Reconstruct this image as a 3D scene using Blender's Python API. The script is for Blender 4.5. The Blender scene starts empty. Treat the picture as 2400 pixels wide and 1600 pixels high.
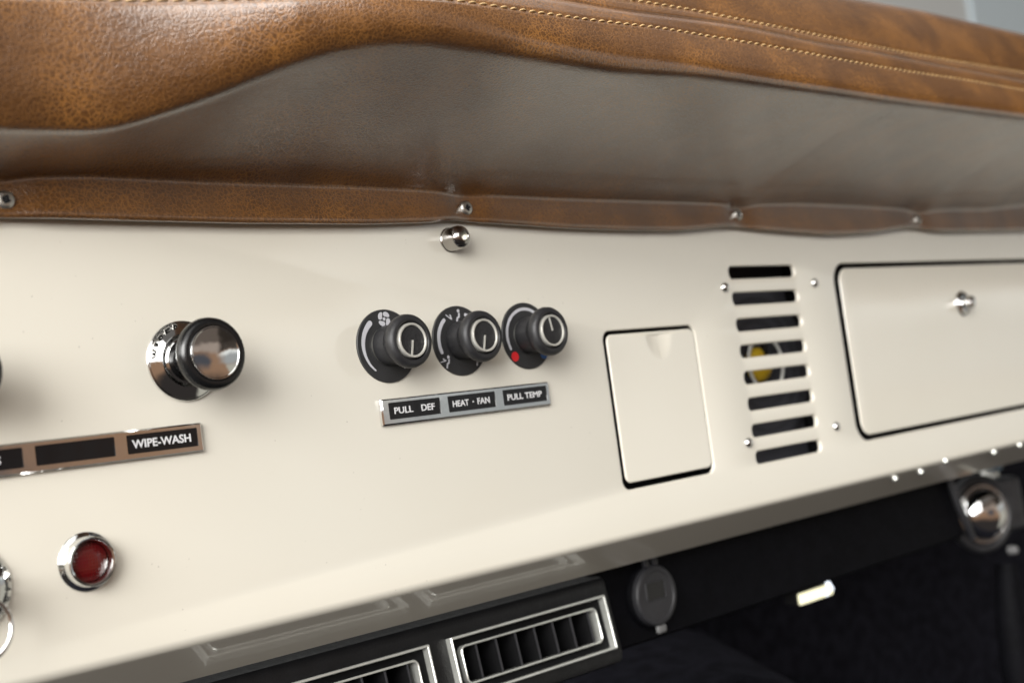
import bpy, bmesh, math, random
from mathutils import Vector, Matrix
from mathutils.geometry import delaunay_2d_cdt
import numpy as np

random.seed(7)
rng = np.random.default_rng(7)
S = bpy.context.scene
COL = S.collection
MM = 0.001
PI = math.pi

# ------------------------------------------------------------------ camera
F_PX = 2976.259
CAMC = np.array([-463.11694, -600.56935, -54.92217])
CAMR = np.array([[0.72714038, -0.67315978, -0.13462086],
                 [-0.05546153, 0.13785441, -0.98889847],
                 [0.68424476, 0.72653429, 0.06290504]])      # rows: right, down, forward
cd = bpy.data.cameras.new('camera')
cam = bpy.data.objects.new('camera', cd)
COL.objects.link(cam)
r, d, f = [Vector(v) for v in CAMR]
m = Matrix((r, -d, -f)).transposed().to_4x4()
m.translation = Vector(CAMC * MM)
cam.matrix_world = m
cd.sensor_width = 36.0
cd.sensor_fit = 'HORIZONTAL'
cd.lens = F_PX / 2400 * 36
cd.clip_start = 0.02
cd.clip_end = 60
cd.dof.use_dof = True
cd.dof.focus_distance = 0.72
cd.dof.aperture_fstop = 6.3
S.camera = cam

# ------------------------------------------------------------------ light and exposure
S.view_settings.view_transform = 'Standard'
S.view_settings.look = 'None'
S.view_settings.exposure = 0.63
S.view_settings.gamma = 1.0
S.view_settings.use_curve_mapping = False
S.cycles.caustics_reflective = False
S.cycles.caustics_refractive = False
S.cycles.sample_clamp_indirect = 6.0

W = bpy.data.worlds.new('World')
S.world = W
W.use_nodes = True
nt = W.node_tree
nt.nodes.clear()


class NB:
    """small helper to write node graphs"""
    def __init__(s, tree):
        s.t = tree

    def n(s, typ, **kw):
        nd = s.t.nodes.new(typ)
        for k, v in kw.items():
            setattr(nd, k, v)
        return nd

    def set(s, nd, **inp):
        for k, v in inp.items():
            key = int(k[1:]) if k[0] == '_' and k[1:].isdigit() else k.replace('_', ' ')
            sock = nd.inputs[key]
            if hasattr(v, 'is_output'):
                s.t.links.new(v, sock)
            else:
                sock.default_value = v
        return nd

    def math(s, op, a, b=None, c=None, clamp=False):
        nd = s.n('ShaderNodeMath', operation=op, use_clamp=clamp)
        for i, v in enumerate((a, b, c)):
            if v is None:
                continue
            if hasattr(v, 'is_output'):
                s.t.links.new(v, nd.inputs[i])
            else:
                nd.inputs[i].default_value = v
        return nd.outputs[0]

    def step(s, v, a, b, o0=0.0, o1=1.0):
        nd = s.n('ShaderNodeMapRange', interpolation_type='SMOOTHSTEP')
        s.t.links.new(v, nd.inputs[0])
        nd.inputs[1].default_value = a
        nd.inputs[2].default_value = b
        nd.inputs[3].default_value = o0
        nd.inputs[4].default_value = o1
        return nd.outputs[0]

    def mix(s, fac, a, b, blend='MIX'):
        nd = s.n('ShaderNodeMix', data_type='RGBA', blend_type=blend)
        for sock, v in ((nd.inputs[0], fac), (nd.inputs[6], a), (nd.inputs[7], b)):
            if hasattr(v, 'is_output'):
                s.t.links.new(v, sock)
            elif sock.type == 'RGBA':
                sock.default_value = (*v, 1.0) if len(v) == 3 else v
            else:
                sock.default_value = v
        return nd.outputs[2]

    def ramp(s, v, stops):
        nd = s.n('ShaderNodeValToRGB')
        s.t.links.new(v, nd.inputs[0])
        el = nd.color_ramp.elements
        while len(el) < len(stops):
            el.new(0.5)
        for e, (p, c) in zip(el, stops):
            e.position = p
            e.color = (*c, 1.0) if len(c) == 3 else c
        return nd.outputs[0]


# the cabin and workshop that surround the dashboard: dark footwell, tan seats,
# a grey side window towards the passenger side and a pale ceiling
wb = NB(nt)
tc = wb.n('ShaderNodeTexCoord')
sx = wb.n('ShaderNodeSeparateXYZ')
wn_ = wb.n('ShaderNodeTexNoise')
wb.set(wn_, Vector=tc.outputs['Generated'], Scale=3.2, Detail=3.0, Roughness=0.55)
wv_ = wb.n('ShaderNodeVectorMath', operation='MULTIPLY_ADD')
nt.links.new(wn_.outputs['Color'], wv_.inputs[0])
wv_.inputs[1].default_value = (0.30, 0.30, 0.22)
wv2_ = wb.n('ShaderNodeVectorMath', operation='SUBTRACT')
nt.links.new(tc.outputs['Generated'], wv_.inputs[2])
nt.links.new(wv_.outputs[0], wv2_.inputs[0])
wv2_.inputs[1].default_value = (0.15, 0.15, 0.11)
nt.links.new(wv2_.outputs[0], sx.inputs[0])
dx, dy, dz = sx.outputs
c_seat = (0.20, 0.122, 0.077)
c_foot = (0.022, 0.019, 0.018)
c_wall = (0.09, 0.085, 0.08)
c_ceil = (0.95, 0.95, 0.92)
c_win = (0.24, 0.25, 0.25)
col = wb.mix(wb.step(dz, -0.36, -0.14), c_foot, c_seat)
col = wb.mix(wb.step(dz, 0.06, 0.12), col, wb.mix(wb.step(dx, 0.50, 0.60), (0.24, 0.195, 0.165), (0.035, 0.028, 0.023)))
col = wb.mix(wb.step(dz, 0.17, 0.24), col, wb.mix(wb.step(dx, 0.50, 0.60), (0.085, 0.068, 0.057), (0.020, 0.016, 0.013)))
col = wb.mix(wb.step(dz, 0.40, 0.54), col, c_wall)
col = wb.mix(wb.step(dz, 0.74, 0.92), col, c_ceil)
doorm = wb.math('MULTIPLY', wb.step(dx, 0.62, 0.70), wb.math('MULTIPLY', wb.step(dz, -0.62, -0.5), wb.step(dz, -0.10, -0.04, 1.0, 0.0)))
col = wb.mix(doorm, col, (0.30, 0.29, 0.25))
winm = wb.math('MULTIPLY', wb.step(dx, 0.46, 0.70), wb.math('MULTIPLY', wb.step(dz, -0.10, -0.04), wb.step(dz, 0.06, 0.10, 1.0, 0.0)))
col = wb.mix(winm, col, wb.mix(wb.step(dz, 0.02, 0.07), c_win, (0.62, 0.64, 0.62)))
drv = wb.math('MULTIPLY', wb.step(dx, -0.62, -0.50, 1.0, 0.0), wb.math('MULTIPLY', wb.step(dz, -0.02, 0.04), wb.step(dz, 0.34, 0.42, 1.0, 0.0)))
col = wb.mix(drv, col, (0.85, 0.88, 0.9))
darkgap = wb.math('MULTIPLY', wb.step(dx, -0.05, 0.05), wb.math('MULTIPLY', wb.step(dx, 0.33, 0.45, 1.0, 0.0), wb.math('MULTIPLY', wb.step(dz, 0.0, 0.12, 1.0, 0.0), wb.step(dz, -0.2, -0.06))))
col = wb.mix(darkgap, col, (0.05, 0.052, 0.06))
front = wb.math('MULTIPLY', wb.step(dy, 0.2, 0.5), wb.step(dz, -0.02, 0.1))
col = wb.mix(front, col, (0.8, 0.82, 0.84))
# bright fill patch added on the driver's side to even out the light
side = wb.math('MULTIPLY', wb.step(dx, -0.35, 0.05, 1.0, 0.0), wb.math('MULTIPLY', wb.step(dz, 0.02, 0.16), wb.math('MULTIPLY', wb.step(dy, -0.72, -0.50), wb.step(dy, 0.0, 0.5, 1.0, 0.0))))
col = wb.mix(wb.math('MULTIPLY', side, 0.85), col, (1.7, 1.66, 1.60))
bg = wb.n('ShaderNodeBackground')
wb.set(bg, Color=col, Strength=1.0)
wo = wb.n('ShaderNodeOutputWorld')
nt.links.new(bg.outputs[0], wo.inputs[0])


def area(name, loc, target, sx_, sy_, power, color):
    ld = bpy.data.lights.new(name, 'AREA')
    ld.shape = 'RECTANGLE'
    ld.size, ld.size_y = sx_, sy_
    ld.energy = power
    ld.color = color
    o = bpy.data.objects.new(name, ld)
    COL.objects.link(o)
    o.location = loc
    o.rotation_euler = (Vector(target) - Vector(loc)).to_track_quat('-Z', 'Y').to_euler()
    return o


area('key_light', (-6.1, -2.9, 2.1), (0.35, 0, -0.02), 5.5, 3.6, 560, (1.0, 0.985, 0.96))
area('fill_light', (-3.3, -5.0, 2.6), (0.4, 0, 0), 5.0, 4.0, 150, (1.0, 0.985, 0.96))
area('ceiling_light', (-1.3, 0.35, 2.6), (0.4, 0, 0.2), 2.0, 1.4, 80, (1.0, 0.985, 0.965))
area('wall_fill_light', (2.5, 2.2, 3.0), (3.2, 4.6, 0.8), 2.5, 1.5, 26, (0.95, 0.98, 1.0))  # unseen light added to brighten the far wall


# ------------------------------------------------------------------ materials
def mat(name):
    mt = bpy.data.materials.new(name)
    mt.use_nodes = True
    t = mt.node_tree
    b = t.nodes['Principled BSDF']
    return mt, NB(t), b


def setp(b, **kw):
    for k, v in kw.items():
        s = b.inputs[k.replace('_', ' ')]
        if isinstance(v, tuple) and len(v) == 3 and s.type == 'RGBA':
            v = (*v, 1.0)
        s.default_value = v


def objco(nb, scale=(1, 1, 1)):
    t = nb.n('ShaderNodeTexCoord')
    mp = nb.n('ShaderNodeMapping')
    nb.t.links.new(t.outputs['Object'], mp.inputs[0])
    mp.inputs['Scale'].default_value = scale
    return mp.outputs[0]


def noise(nb, co, scale, detail=3.0, rough=0.5, dist=0.0):
    n = nb.n('ShaderNodeTexNoise')
    nb.set(n, Vector=co, Scale=scale, Detail=detail, Roughness=rough, Distortion=dist)
    return n


def bump(nb, h, strength, dist, b, nrm=None):
    n = nb.n('ShaderNodeBump')
    nb.set(n, Height=h, Strength=strength, Distance=dist)
    if nrm is not None:
        nb.t.links.new(nrm, n.inputs['Normal'])
    nb.t.links.new(n.outputs[0], b.inputs['Normal'])
    return n.outputs[0]


def simple(name, col, rough=0.4, metal=0.0, grain=0.0, gscale=900.0, var=0.12, **kw):
    mt, nb, b = mat(name)
    setp(b, Base_Color=col, Roughness=rough, Metallic=metal, **kw)
    co = objco(nb)
    n = noise(nb, co, 60.0, 4.0)
    c2 = tuple(c * (1 - var) for c in col)
    nb.t.links.new(nb.mix(nb.step(n.outputs[0], 0.35, 0.65), c2, col), b.inputs['Base Color'])
    n2 = noise(nb, co, 220.0, 3.0)
    nb.t.links.new(nb.step(n2.outputs[0], 0.3, 0.7, max(rough - 0.05, 0.01), rough + 0.05), b.inputs['Roughness'])
    if grain:
        n3 = noise(nb, co, gscale, 3.0)
        bump(nb, n3.outputs[0], grain, 0.0004, b)
    return mt


# cream paint under clear lacquer
M_PAINT, nb, b = mat('cream_paint')
setp(b, Base_Color=(0.74, 0.705, 0.605), Roughness=0.32, Specular_IOR_Level=0.5, Coat_Weight=0.9, Coat_Roughness=0.015, Coat_IOR=1.7)
co = objco(nb)
n = noise(nb, co, 7.0, 3.0)
dust = nb.n('ShaderNodeTexVoronoi')
nb.set(dust, Vector=co, Scale=130.0)
dsel = nb.step(noise(nb, co, 12.0, 2.0).outputs[0], 0.5, 0.6)
dmask = nb.math('MULTIPLY', nb.step(dust.outputs['Distance'], 0.03, 0.07, 0.5, 0.0), dsel)
pc = nb.mix(nb.step(n.outputs[0], 0.3, 0.7), (0.735, 0.700, 0.605), (0.75, 0.716, 0.623))
nb.t.links.new(nb.mix(dmask, pc, (0.25, 0.22, 0.18)), b.inputs['Base Color'])
sc_ = noise(nb, objco(nb, (1.0, 1.0, 1.6)), 30.0, 5.0, 0.7)
nb.t.links.new(nb.step(sc_.outputs[0], 0.3, 0.75, 0.30, 0.335), b.inputs['Roughness'])
v = nb.n('ShaderNodeTexNoise')
nb.set(v, Vector=co, Scale=420.0, Detail=2.0)
w2 = noise(nb, objco(nb, (1, 1, 1)), 26.0, 2.0)
hh = nb.math('ADD', nb.math('MULTIPLY', v.outputs[0], 0.05), nb.math('MULTIPLY', w2.outputs[0], 0.35))
bn = nb.n('ShaderNodeBump')
nb.set(bn, Height=hh, Strength=0.12, Distance=0.002)
nb.t.links.new(bn.outputs[0], b.inputs['Coat Normal'])

# pull-up leather: dark pebbles with pale creases between them
def leather(name, base, crease, deep, cell=390.0, rough=0.32, ior=1.5, coat=1.0):
    mt, nb, b = mat(name)
    setp(b, Roughness=rough, IOR=ior, Coat_Weight=coat, Coat_Roughness=0.22, Coat_IOR=2.4)
    co = objco(nb)
    wn = noise(nb, co, 130.0, 3.0)
    warp = nb.n('ShaderNodeVectorMath', operation='MULTIPLY_ADD')
    nb.t.links.new(wn.outputs['Color'], warp.inputs[0])
    warp.inputs[1].default_value = (0.0055, 0.0055, 0.0055)
    nb.t.links.new(co, warp.inputs[2])
    cw = warp.outputs[0]
    sizes = noise(nb, co, 9.0, 2.0)
    d1 = nb.n('ShaderNodeTexVoronoi', feature='DISTANCE_TO_EDGE')
    nb.set(d1, Vector=cw, Scale=cell)
    d2 = nb.n('ShaderNodeTexVoronoi', feature='DISTANCE_TO_EDGE')
    nb.set(d2, Vector=cw, Scale=cell * 2.3)
    e1 = nb.math('ADD', nb.math('MULTIPLY', nb.step(d1.outputs['Distance'], 0.02, 0.10, 1.0, 0.0), 0.75), nb.math('MULTIPLY', nb.step(d1.outputs['Distance'], 0.0, 0.45, 1.0, 0.0), 0.3))
    e2 = nb.step(d2.outputs['Distance'], 0.0, 0.2, 1.0, 0.0)
    patch = nb.step(noise(nb, co, 32.0, 4.0).outputs[0], 0.38, 0.66)
    edge = nb.math('ADD', nb.math('MULTIPLY', e1, 0.85), nb.math('MULTIPLY', e2, nb.math('MULTIPLY', patch, 0.55)), clamp=True)
    big = nb.step(noise(nb, co, 26.0, 5.0, 0.65).outputs[0], 0.25, 0.75)
    fine = nb.step(noise(nb, co, 700.0, 3.0, 0.7).outputs[0], 0.3, 0.7)
    body = nb.mix(big, deep, base)
    body = nb.mix(nb.math('MULTIPLY', fine, 0.22), body, crease)
    fac = nb.math('MULTIPLY', edge, nb.step(noise(nb, co, 22.0, 3.0).outputs[0], 0.28, 0.72, 0.12, 0.85))
    nb.t.links.new(nb.mix(fac, body, crease), b.inputs['Base Color'])
    h = nb.math('ADD', nb.math('MULTIPLY', nb.step(d1.outputs['Distance'], 0.0, 0.22), 0.6), nb.math('MULTIPLY', nb.step(d2.outputs['Distance'], 0.0, 0.25), 0.3))
    h = nb.math('ADD', h, nb.math('MULTIPLY', fine, 0.14))
    # long drawn wrinkles in the hide
    wr = noise(nb, objco(nb, (1.0, 2.2, 4.2)), 70.0, 4.0, 0.6, 0.6)
    n0 = nb.n('ShaderNodeBump')
    nb.set(n0, Height=wr.outputs[0], Strength=0.13, Distance=0.0014)
    bump(nb, h, 0.36, 0.0006, b, n0.outputs[0])
    # the lacquered top of the hide follows the grain only faintly
    n1 = nb.n('ShaderNodeBump')
    nb.set(n1, Height=wr.outputs[0], Strength=0.07, Distance=0.0014)
    n2 = nb.n('ShaderNodeBump')
    nb.set(n2, Height=h, Strength=0.13, Distance=0.0005, Normal=n1.outputs[0])
    nb.t.links.new(n2.outputs[0], b.inputs['Coat Normal'])
    nb.t.links.new(nb.step(edge, 0.0, 1.0, rough, rough + 0.16), b.inputs['Roughness'])
    return mt


M_LEATHER = leather('tan_leather', (0.076, 0.0268, 0.0034), (0.30, 0.122, 0.019), (0.054, 0.0185, 0.0024))

M_CHROME, nb, b = mat('chrome')
setp(b, Base_Color=(0.83, 0.83, 0.82), Metallic=1.0, Roughness=0.06)
co = objco(nb)
n = noise(nb, co, 160.0, 4.0, 0.6)
nb.t.links.new(nb.step(n.outputs[0], 0.3, 0.75, 0.035, 0.11), b.inputs['Roughness'])
bump(nb, noise(nb, co, 95.0, 2.0).outputs[0], 0.05, 0.001, b)

M_STUD = simple('polished_steel', (0.50, 0.48, 0.46), 0.13, 1.0, 0.0, 900.0, 0.1)
M_DARKCHROME = simple('dark_chrome', (0.36, 0.35, 0.34), 0.1, 1.0)
M_STEEL = simple('worn_steel', (0.66, 0.65, 0.60), 0.36, 1.0, 0.25, 1100.0, 0.25)
M_FRAME = simple('bright_vent_trim', (0.78, 0.79, 0.74), 0.22, 0.65, 0.1, 500.0, 0.12)
M_SILVER = simple('silver_trim', (0.60, 0.59, 0.54), 0.34, 0.45, 0.1, 900.0, 0.1)
M_BLACKPL = simple('textured_black_plastic', (0.022, 0.022, 0.024), 0.42, 0.0, 0.55, 1500.0, 0.3)
M_DISC = simple('matt_black_plastic', (0.026, 0.026, 0.027), 0.5, 0.0, 0.35, 2200.0, 0.2)
M_GLOSSBLACK = simple('gloss_black_plastic', (0.007, 0.007, 0.0075), 0.24, 0.0, 0.0, 900.0, 0.2)
M_INLAY = simple('black_inlay', (0.006, 0.006, 0.007), 0.22, 0.0, 0.0, 900.0, 0.2)
M_PRINT = simple('grey_print', (0.50, 0.50, 0.53), 0.5, 0.0, 0.0, 900.0, 0.06)
M_LETTER = simple('pale_lettering', (0.66, 0.66, 0.67), 0.5, 0.0, 0.0, 900.0, 0.05)
M_RED = simple('red_print', (0.62, 0.02, 0.025), 0.45, 0.0, 0.0, 900.0, 0.06)
M_BLUE = simple('blue_print', (0.02, 0.13, 0.45), 0.45, 0.0, 0.0, 900.0, 0.06)
M_DUCT = simple('duct_black', (0.0035, 0.0035, 0.004), 0.7, 0.0, 0.0, 900.0, 0.2, Specular_IOR_Level=0.15)
M_VOID = simple('void_black', (0.008, 0.008, 0.009), 0.8, 0.0, 0.0, 900.0, 0.2)
M_MESHCLOTH, nb, b = mat('speaker_cloth')
setp(b, Base_Color=(0.03, 0.03, 0.034), Roughness=0.7)
ck = nb.n('ShaderNodeTexVoronoi')
nb.set(ck, Vector=objco(nb), Scale=620.0, Randomness=0.1)
nb.t.links.new(nb.mix(nb.step(ck.outputs['Distance'], 0.2, 0.5), (0.012, 0.012, 0.015), (0.06, 0.06, 0.07)), b.inputs['Base Color'])
M_YELLOW = simple('yellow_plastic', (0.62, 0.40, 0.02), 0.35, 0.0, 0.0, 900.0, 0.15)
M_WHITE = simple('white_rubber', (0.7, 0.7, 0.66), 0.5, 0.0, 0.0, 900.0, 0.1)
M_ABS = simple('grained_black_moulding', (0.007, 0.007, 0.008), 0.42, 0.0, 0.6, 900.0, 0.25, Specular_IOR_Level=0.35)
M_PANEL = simple('dark_trim_panel', (0.0028, 0.0028, 0.0040), 0.7, 0.0, 0.4, 600.0, 0.3, Specular_IOR_Level=0.08)
M_CARPET = simple('black_carpet', (0.010, 0.010, 0.014), 0.95, 0.0, 0.9, 500.0, 0.5, Specular_IOR_Level=0.05)
M_LID = simple('grey_rubber', (0.024, 0.024, 0.027), 0.5, 0.0, 0.35, 1200.0, 0.2)
M_TAB = simple('pale_grey_rubber', (0.13, 0.13, 0.13), 0.5, 0.0, 0.2, 1200.0, 0.15)
M_THREAD = simple('tan_thread', (0.50, 0.335, 0.155), 0.6, 0.0, 0.5, 2500.0, 0.2)
M_WALL = simple('pale_wall_paint', (0.56, 0.575, 0.565), 0.7, 0.0, 0.1, 40.0, 0.06)
M_WALLBLUE = simple('pale_blue_wall_paint', (0.54, 0.62, 0.66), 0.7, 0.0, 0.1, 40.0, 0.06)

M_LENS, nb, b = mat('red_lens')
setp(b, Base_Color=(0.085, 0.002, 0.003), Roughness=0.12, Coat_Weight=1.0, Coat_Roughness=0.03)
g = nb.n('ShaderNodeTexVoronoi')
nb.set(g, Vector=objco(nb), Scale=620.0, Randomness=0.15)
bump(nb, g.outputs['Distance'], 0.25, 0.0009, b)

M_LAMP, nb, b = mat('lit_lamp_lens')
setp(b, Base_Color=(0.8, 0.8, 0.7), Emission_Color=(1.0, 0.95, 0.62, 1.0), Emission_Strength=0.9)
M_LAMPW, nb, b = mat('lit_white_led')
setp(b, Base_Color=(0.8, 0.8, 0.8), Emission_Color=(0.8, 0.88, 1.0, 1.0), Emission_Strength=1.3)


# ------------------------------------------------------------------ mesh building (everything in millimetres)
class MB:
    def __init__(s):
        s.v, s.f = [], []

    def add(s, vs, fs):
        o = len(s.v)
        s.v += [tuple(v) for v in vs]
        s.f += [tuple(i + o for i in q) for q in fs]
        return s

    def bm(s, bm_, M=None):
        bm_.verts.index_update()
        vs = [(M @ v.co) if M else v.co.copy() for v in bm_.verts]
        s.add(vs, [[v.index for v in fc.verts] for fc in bm_.faces])
        bm_.free()
        return s

    def box(s, x0, x1, y0, y1, z0, z1, bev=0.0, seg=2, M=None):
        b_ = bmesh.new()
        bmesh.ops.create_cube(b_, size=1.0)
        for v in b_.verts:
            v.co = Vector(((x0 + x1) / 2 + v.co.x * (x1 - x0), (y0 + y1) / 2 + v.co.y * (y1 - y0), (z0 + z1) / 2 + v.co.z * (z1 - z0)))
        if bev > 0:
            bmesh.ops.bevel(b_, geom=b_.edges[:], offset=bev, segments=seg, profile=0.5, affect='EDGES')
        return s.bm(b_, M)

    def lathe(s, prof, n=64, cx=0.0, cz=0.0, close=True, knurl=None):
        """profile of (radius, height) turned about the -Y axis"""
        vs, fs = [], []
        for k, (rr, h) in enumerate(prof):
            for i in range(n):
                a = 2 * PI * i / n
                r2 = rr
                if knurl and knurl[0] <= k <= knurl[1]:
                    r2 = rr - (knurl[2] if i % 2 else 0.0)
                vs.append((cx + r2 * math.cos(a), -h, cz + r2 * math.sin(a)))
        for k in range(len(prof) - 1):
            for i in range(n):
                j = (i + 1) % n
                fs.append((k * n + i, k * n + j, (k + 1) * n + j, (k + 1) * n + i))
        if close:
            vs.append((cx, -prof[-1][1], cz))
            c = len(vs) - 1
            k = len(prof) - 1
            for i in range(n):
                fs.append((k * n + i, k * n + (i + 1) % n, c))
        return s.add(vs, fs)

    def tube(s, pts, rad, n=10, closed=False, caps=True):
        pts = [Vector(p) for p in pts]
        N = len(pts)
        rads = rad if isinstance(rad, (list, tuple)) else [rad] * N
        vs, fs = [], []
        up = Vector((0.13, 0.31, 0.94))
        for i, p in enumerate(pts):
            a = pts[(i - 1) % N] if (closed or i > 0) else p
            c = pts[(i + 1) % N] if (closed or i < N - 1) else p
            t = (c - a).normalized()
            u = t.cross(up)
            if u.length < 1e-4:
                u = t.cross(Vector((1, 0, 0)))
            u.normalize()
            w = t.cross(u)
            for k in range(n):
                an = 2 * PI * k / n
                vs.append(p + (u * math.cos(an) + w * math.sin(an)) * rads[i])
        for i in range(N if closed else N - 1):
            j = (i + 1) % N
            for k in range(n):
                l = (k + 1) % n
                fs.append((i * n + k, i * n + l, j * n + l, j * n + k))
        if caps and not closed:
            fs.append(tuple(range(n)))
            fs.append(tuple((N - 1) * n + k for k in reversed(range(n))))
        return s.add(vs, fs)

    def flat(s, outline, y0, y1):
        """outline of (x, z) as a thin slab with its front at y1 (y1 < y0)"""
        n = len(outline)
        res = delaunay_2d_cdt([Vector(p) for p in outline], [], [list(range(n))], 1, 1e-6)
        vs2, fs2 = res[0], res[2]
        s.add([(p.x, y1, p.y) for p in vs2], [tuple(q) for q in fs2])
        vs = [(x, y1, z) for x, z in outline] + [(x, y0, z) for x, z in outline]
        return s.add(vs, [(i, (i + 1) % n, n + (i + 1) % n, n + i) for i in range(n)])

    def build(s, name, material, parent=None, angle=35.0, loc=None):
        me = bpy.data.meshes.new(name)
        me.from_pydata([tuple(c * MM for c in v) for v in s.v], [], s.f)
        b_ = bmesh.new()
        b_.from_mesh(me)
        bmesh.ops.remove_doubles(b_, verts=b_.verts[:], dist=2e-6)
        bmesh.ops.recalc_face_normals(b_, faces=b_.faces[:])
        b_.to_mesh(me)
        b_.free()
        me.polygons.foreach_set('use_smooth', [True] * len(me.polygons))
        if angle is not None:
            me.set_sharp_from_angle(angle=math.radians(angle))
        me.materials.append(material)
        o = bpy.data.objects.new(name, me)
        COL.objects.link(o)
        if parent is not None:
            o.parent = parent
        if loc is not None:
            o.location = Vector(loc) * MM
        return o


def thing(name, label, cat, loc=(0, 0, 0), group=None, kind=None):
    o = bpy.data.objects.new(name, None)
    COL.objects.link(o)
    o.empty_display_size = 0.02
    o.location = Vector(loc) * MM
    return tag(o, label, cat, group, kind)


def tag(o, label=None, cat=None, group=None, kind=None):
    if label:
        o['label'] = label
    if cat:
        o['category'] = cat
    if group:
        o['group'] = group
    if kind:
        o['kind'] = kind
    return o


def copy_tree(o, parent=None):
    c = o.copy()
    COL.objects.link(c)
    c.parent = parent
    for ch in list(o.children):
        copy_tree(ch, c)
    return c


def rrect(x0, x1, z0, z1, rad, off=0.0, seg=8):
    """rounded rectangle, counter-clockwise in (x, z), grown outwards by off"""
    x0, x1, z0, z1 = x0 - off, x1 + off, z0 - off, z1 + off
    rad = max(rad + off, 0.05)
    out = []
    for cx, cz, a0 in ((x1 - rad, z1 - rad, 0), (x0 + rad, z1 - rad, 90), (x0 + rad, z0 + rad, 180), (x1 - rad, z0 + rad, 270)):
        for k in range(seg + 1):
            a = math.radians(a0 + 90 * k / seg)
            out.append((cx + rad * math.cos(a), cz + rad * math.sin(a)))
    return out


def rings(mb, loops):
    """join equally long loops of 3D points"""
    n = len(loops[0])
    vs = [p for l in loops for p in l]
    fs = []
    for k in range(len(loops) - 1):
        for i in range(n):
            j = (i + 1) % n
            fs.append((k * n + i, k * n + j, (k + 1) * n + j, (k + 1) * n + i))
    mb.add(vs, fs)


def inside(pt, poly):
    x, z = pt
    c = False
    n = len(poly)
    for i in range(n):
        x1, z1 = poly[i]
        x2, z2 = poly[(i + 1) % n]
        if (z1 > z) != (z2 > z) and x < (x2 - x1) * (z - z1) / (z2 - z1) + x1:
            c = not c
    return c


def plate(mb, x0, x1, z0, z1, rad, bev, thick, y=0.0, disp=None, step=2.0, seg=8):
    """a panel with rounded corners and rolled edges; front at y, thick behind it"""
    inner = rrect(x0, x1, z0, z1, rad, -bev, seg)
    pts = [Vector(p) for p in inner]
    n = len(pts)
    if disp:
        xx = x0 + bev + step
        while xx < x1 - bev - step * 0.6:
            zz = z0 + bev + step
            while zz < z1 - bev - step * 0.6:
                if inside((xx, zz), inner):
                    pts.append(Vector((xx, zz)))
                zz += step
            xx += step
    res = delaunay_2d_cdt(pts, [], [list(range(n))], 1, 1e-6)
    D = disp or (lambda a, c: 0.0)
    mb.add([(p.x, y + D(p.x, p.y), p.y) for p in res[0]], [tuple(q) for q in res[2]])
    loops = []
    for k in range(6):
        a = math.radians(90 * k / 5)
        o = -bev + bev * math.sin(a)
        dy_ = bev * (1 - math.cos(a))
        loops.append([(px, y + dy_ + D(px, pz) * (1 if k < 5 else 1), pz) for px, pz in rrect(x0, x1, z0, z1, rad, o, seg)])
    loops.append([(px, y + thick, pz) for px, pz in rrect(x0, x1, z0, z1, rad, 0, seg)])
    rings(mb, loops)


def text(name, body, height, material, parent, x, y, z, width=None, bold=0.0, extr=0.12, align='LEFT'):
    """lettering lying in the X-Z plane, facing -Y; height is the cap height in mm"""
    cu = bpy.data.curves.new(name, 'FONT')
    cu.body = body
    cu.size = 1.0
    cu.offset = bold
    cu.resolution_u = 4
    tmp = bpy.data.objects.new(name + '_tmp', cu)
    COL.objects.link(tmp)
    dg = bpy.context.evaluated_depsgraph_get()
    me = bpy.data.meshes.new_from_object(tmp.evaluated_get(dg))
    bpy.data.objects.remove(tmp)
    bpy.data.curves.remove(cu)
    co_ = np.array([v.co[:2] for v in me.vertices])
    lo, hi = co_.min(0), co_.max(0)
    sz = height / (hi[1] - lo[1])
    sxx = (width / (hi[0] - lo[0])) if width else sz
    mb = MB()
    P = [((cx - lo[0]) * sxx, (cy - lo[1]) * sz) for cx, cy in co_]
    fs = [tuple(p.vertices) for p in me.polygons]
    nv = len(P)
    mb.add([(px, 0.0, pz) for px, pz in P], fs)
    # side walls
    cnt = {}
    for q in fs:
        for i in range(len(q)):
            e = (q[i], q[(i + 1) % len(q)])
            cnt[tuple(sorted(e))] = cnt.get(tuple(sorted(e)), 0) + 1
    bd = [e for e, c in cnt.items() if c == 1]
    mb.add([(px, 0.0, pz) for px, pz in P] + [(px, extr, pz) for px, pz in P], [(a, c, nv + c, nv + a) for a, c in bd])
    bpy.data.meshes.remove(me)
    w = (hi[0] - lo[0]) * sxx
    ox = x - (w if align == 'RIGHT' else w / 2 if align == 'CENTER' else 0)
    return mb.build(name, material, parent, angle=30, loc=(ox, y, z))


# ------------------------------------------------------------------ image rays of the calibrated camera
SC = 2400 / 2352


def back(u, v, y):
    """points of the survey photo (2352 wide) put at their real depth y (mm)"""
    u = np.asarray(u, float) * SC
    v = np.asarray(v, float) * SC
    dd = np.stack([(u - 1200) / F_PX, (v - 800) / F_PX, np.ones_like(u)], -1) @ CAMR
    t = (y - CAMC[1]) / dd[:, 1]
    return CAMC + dd * t[:, None]


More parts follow.
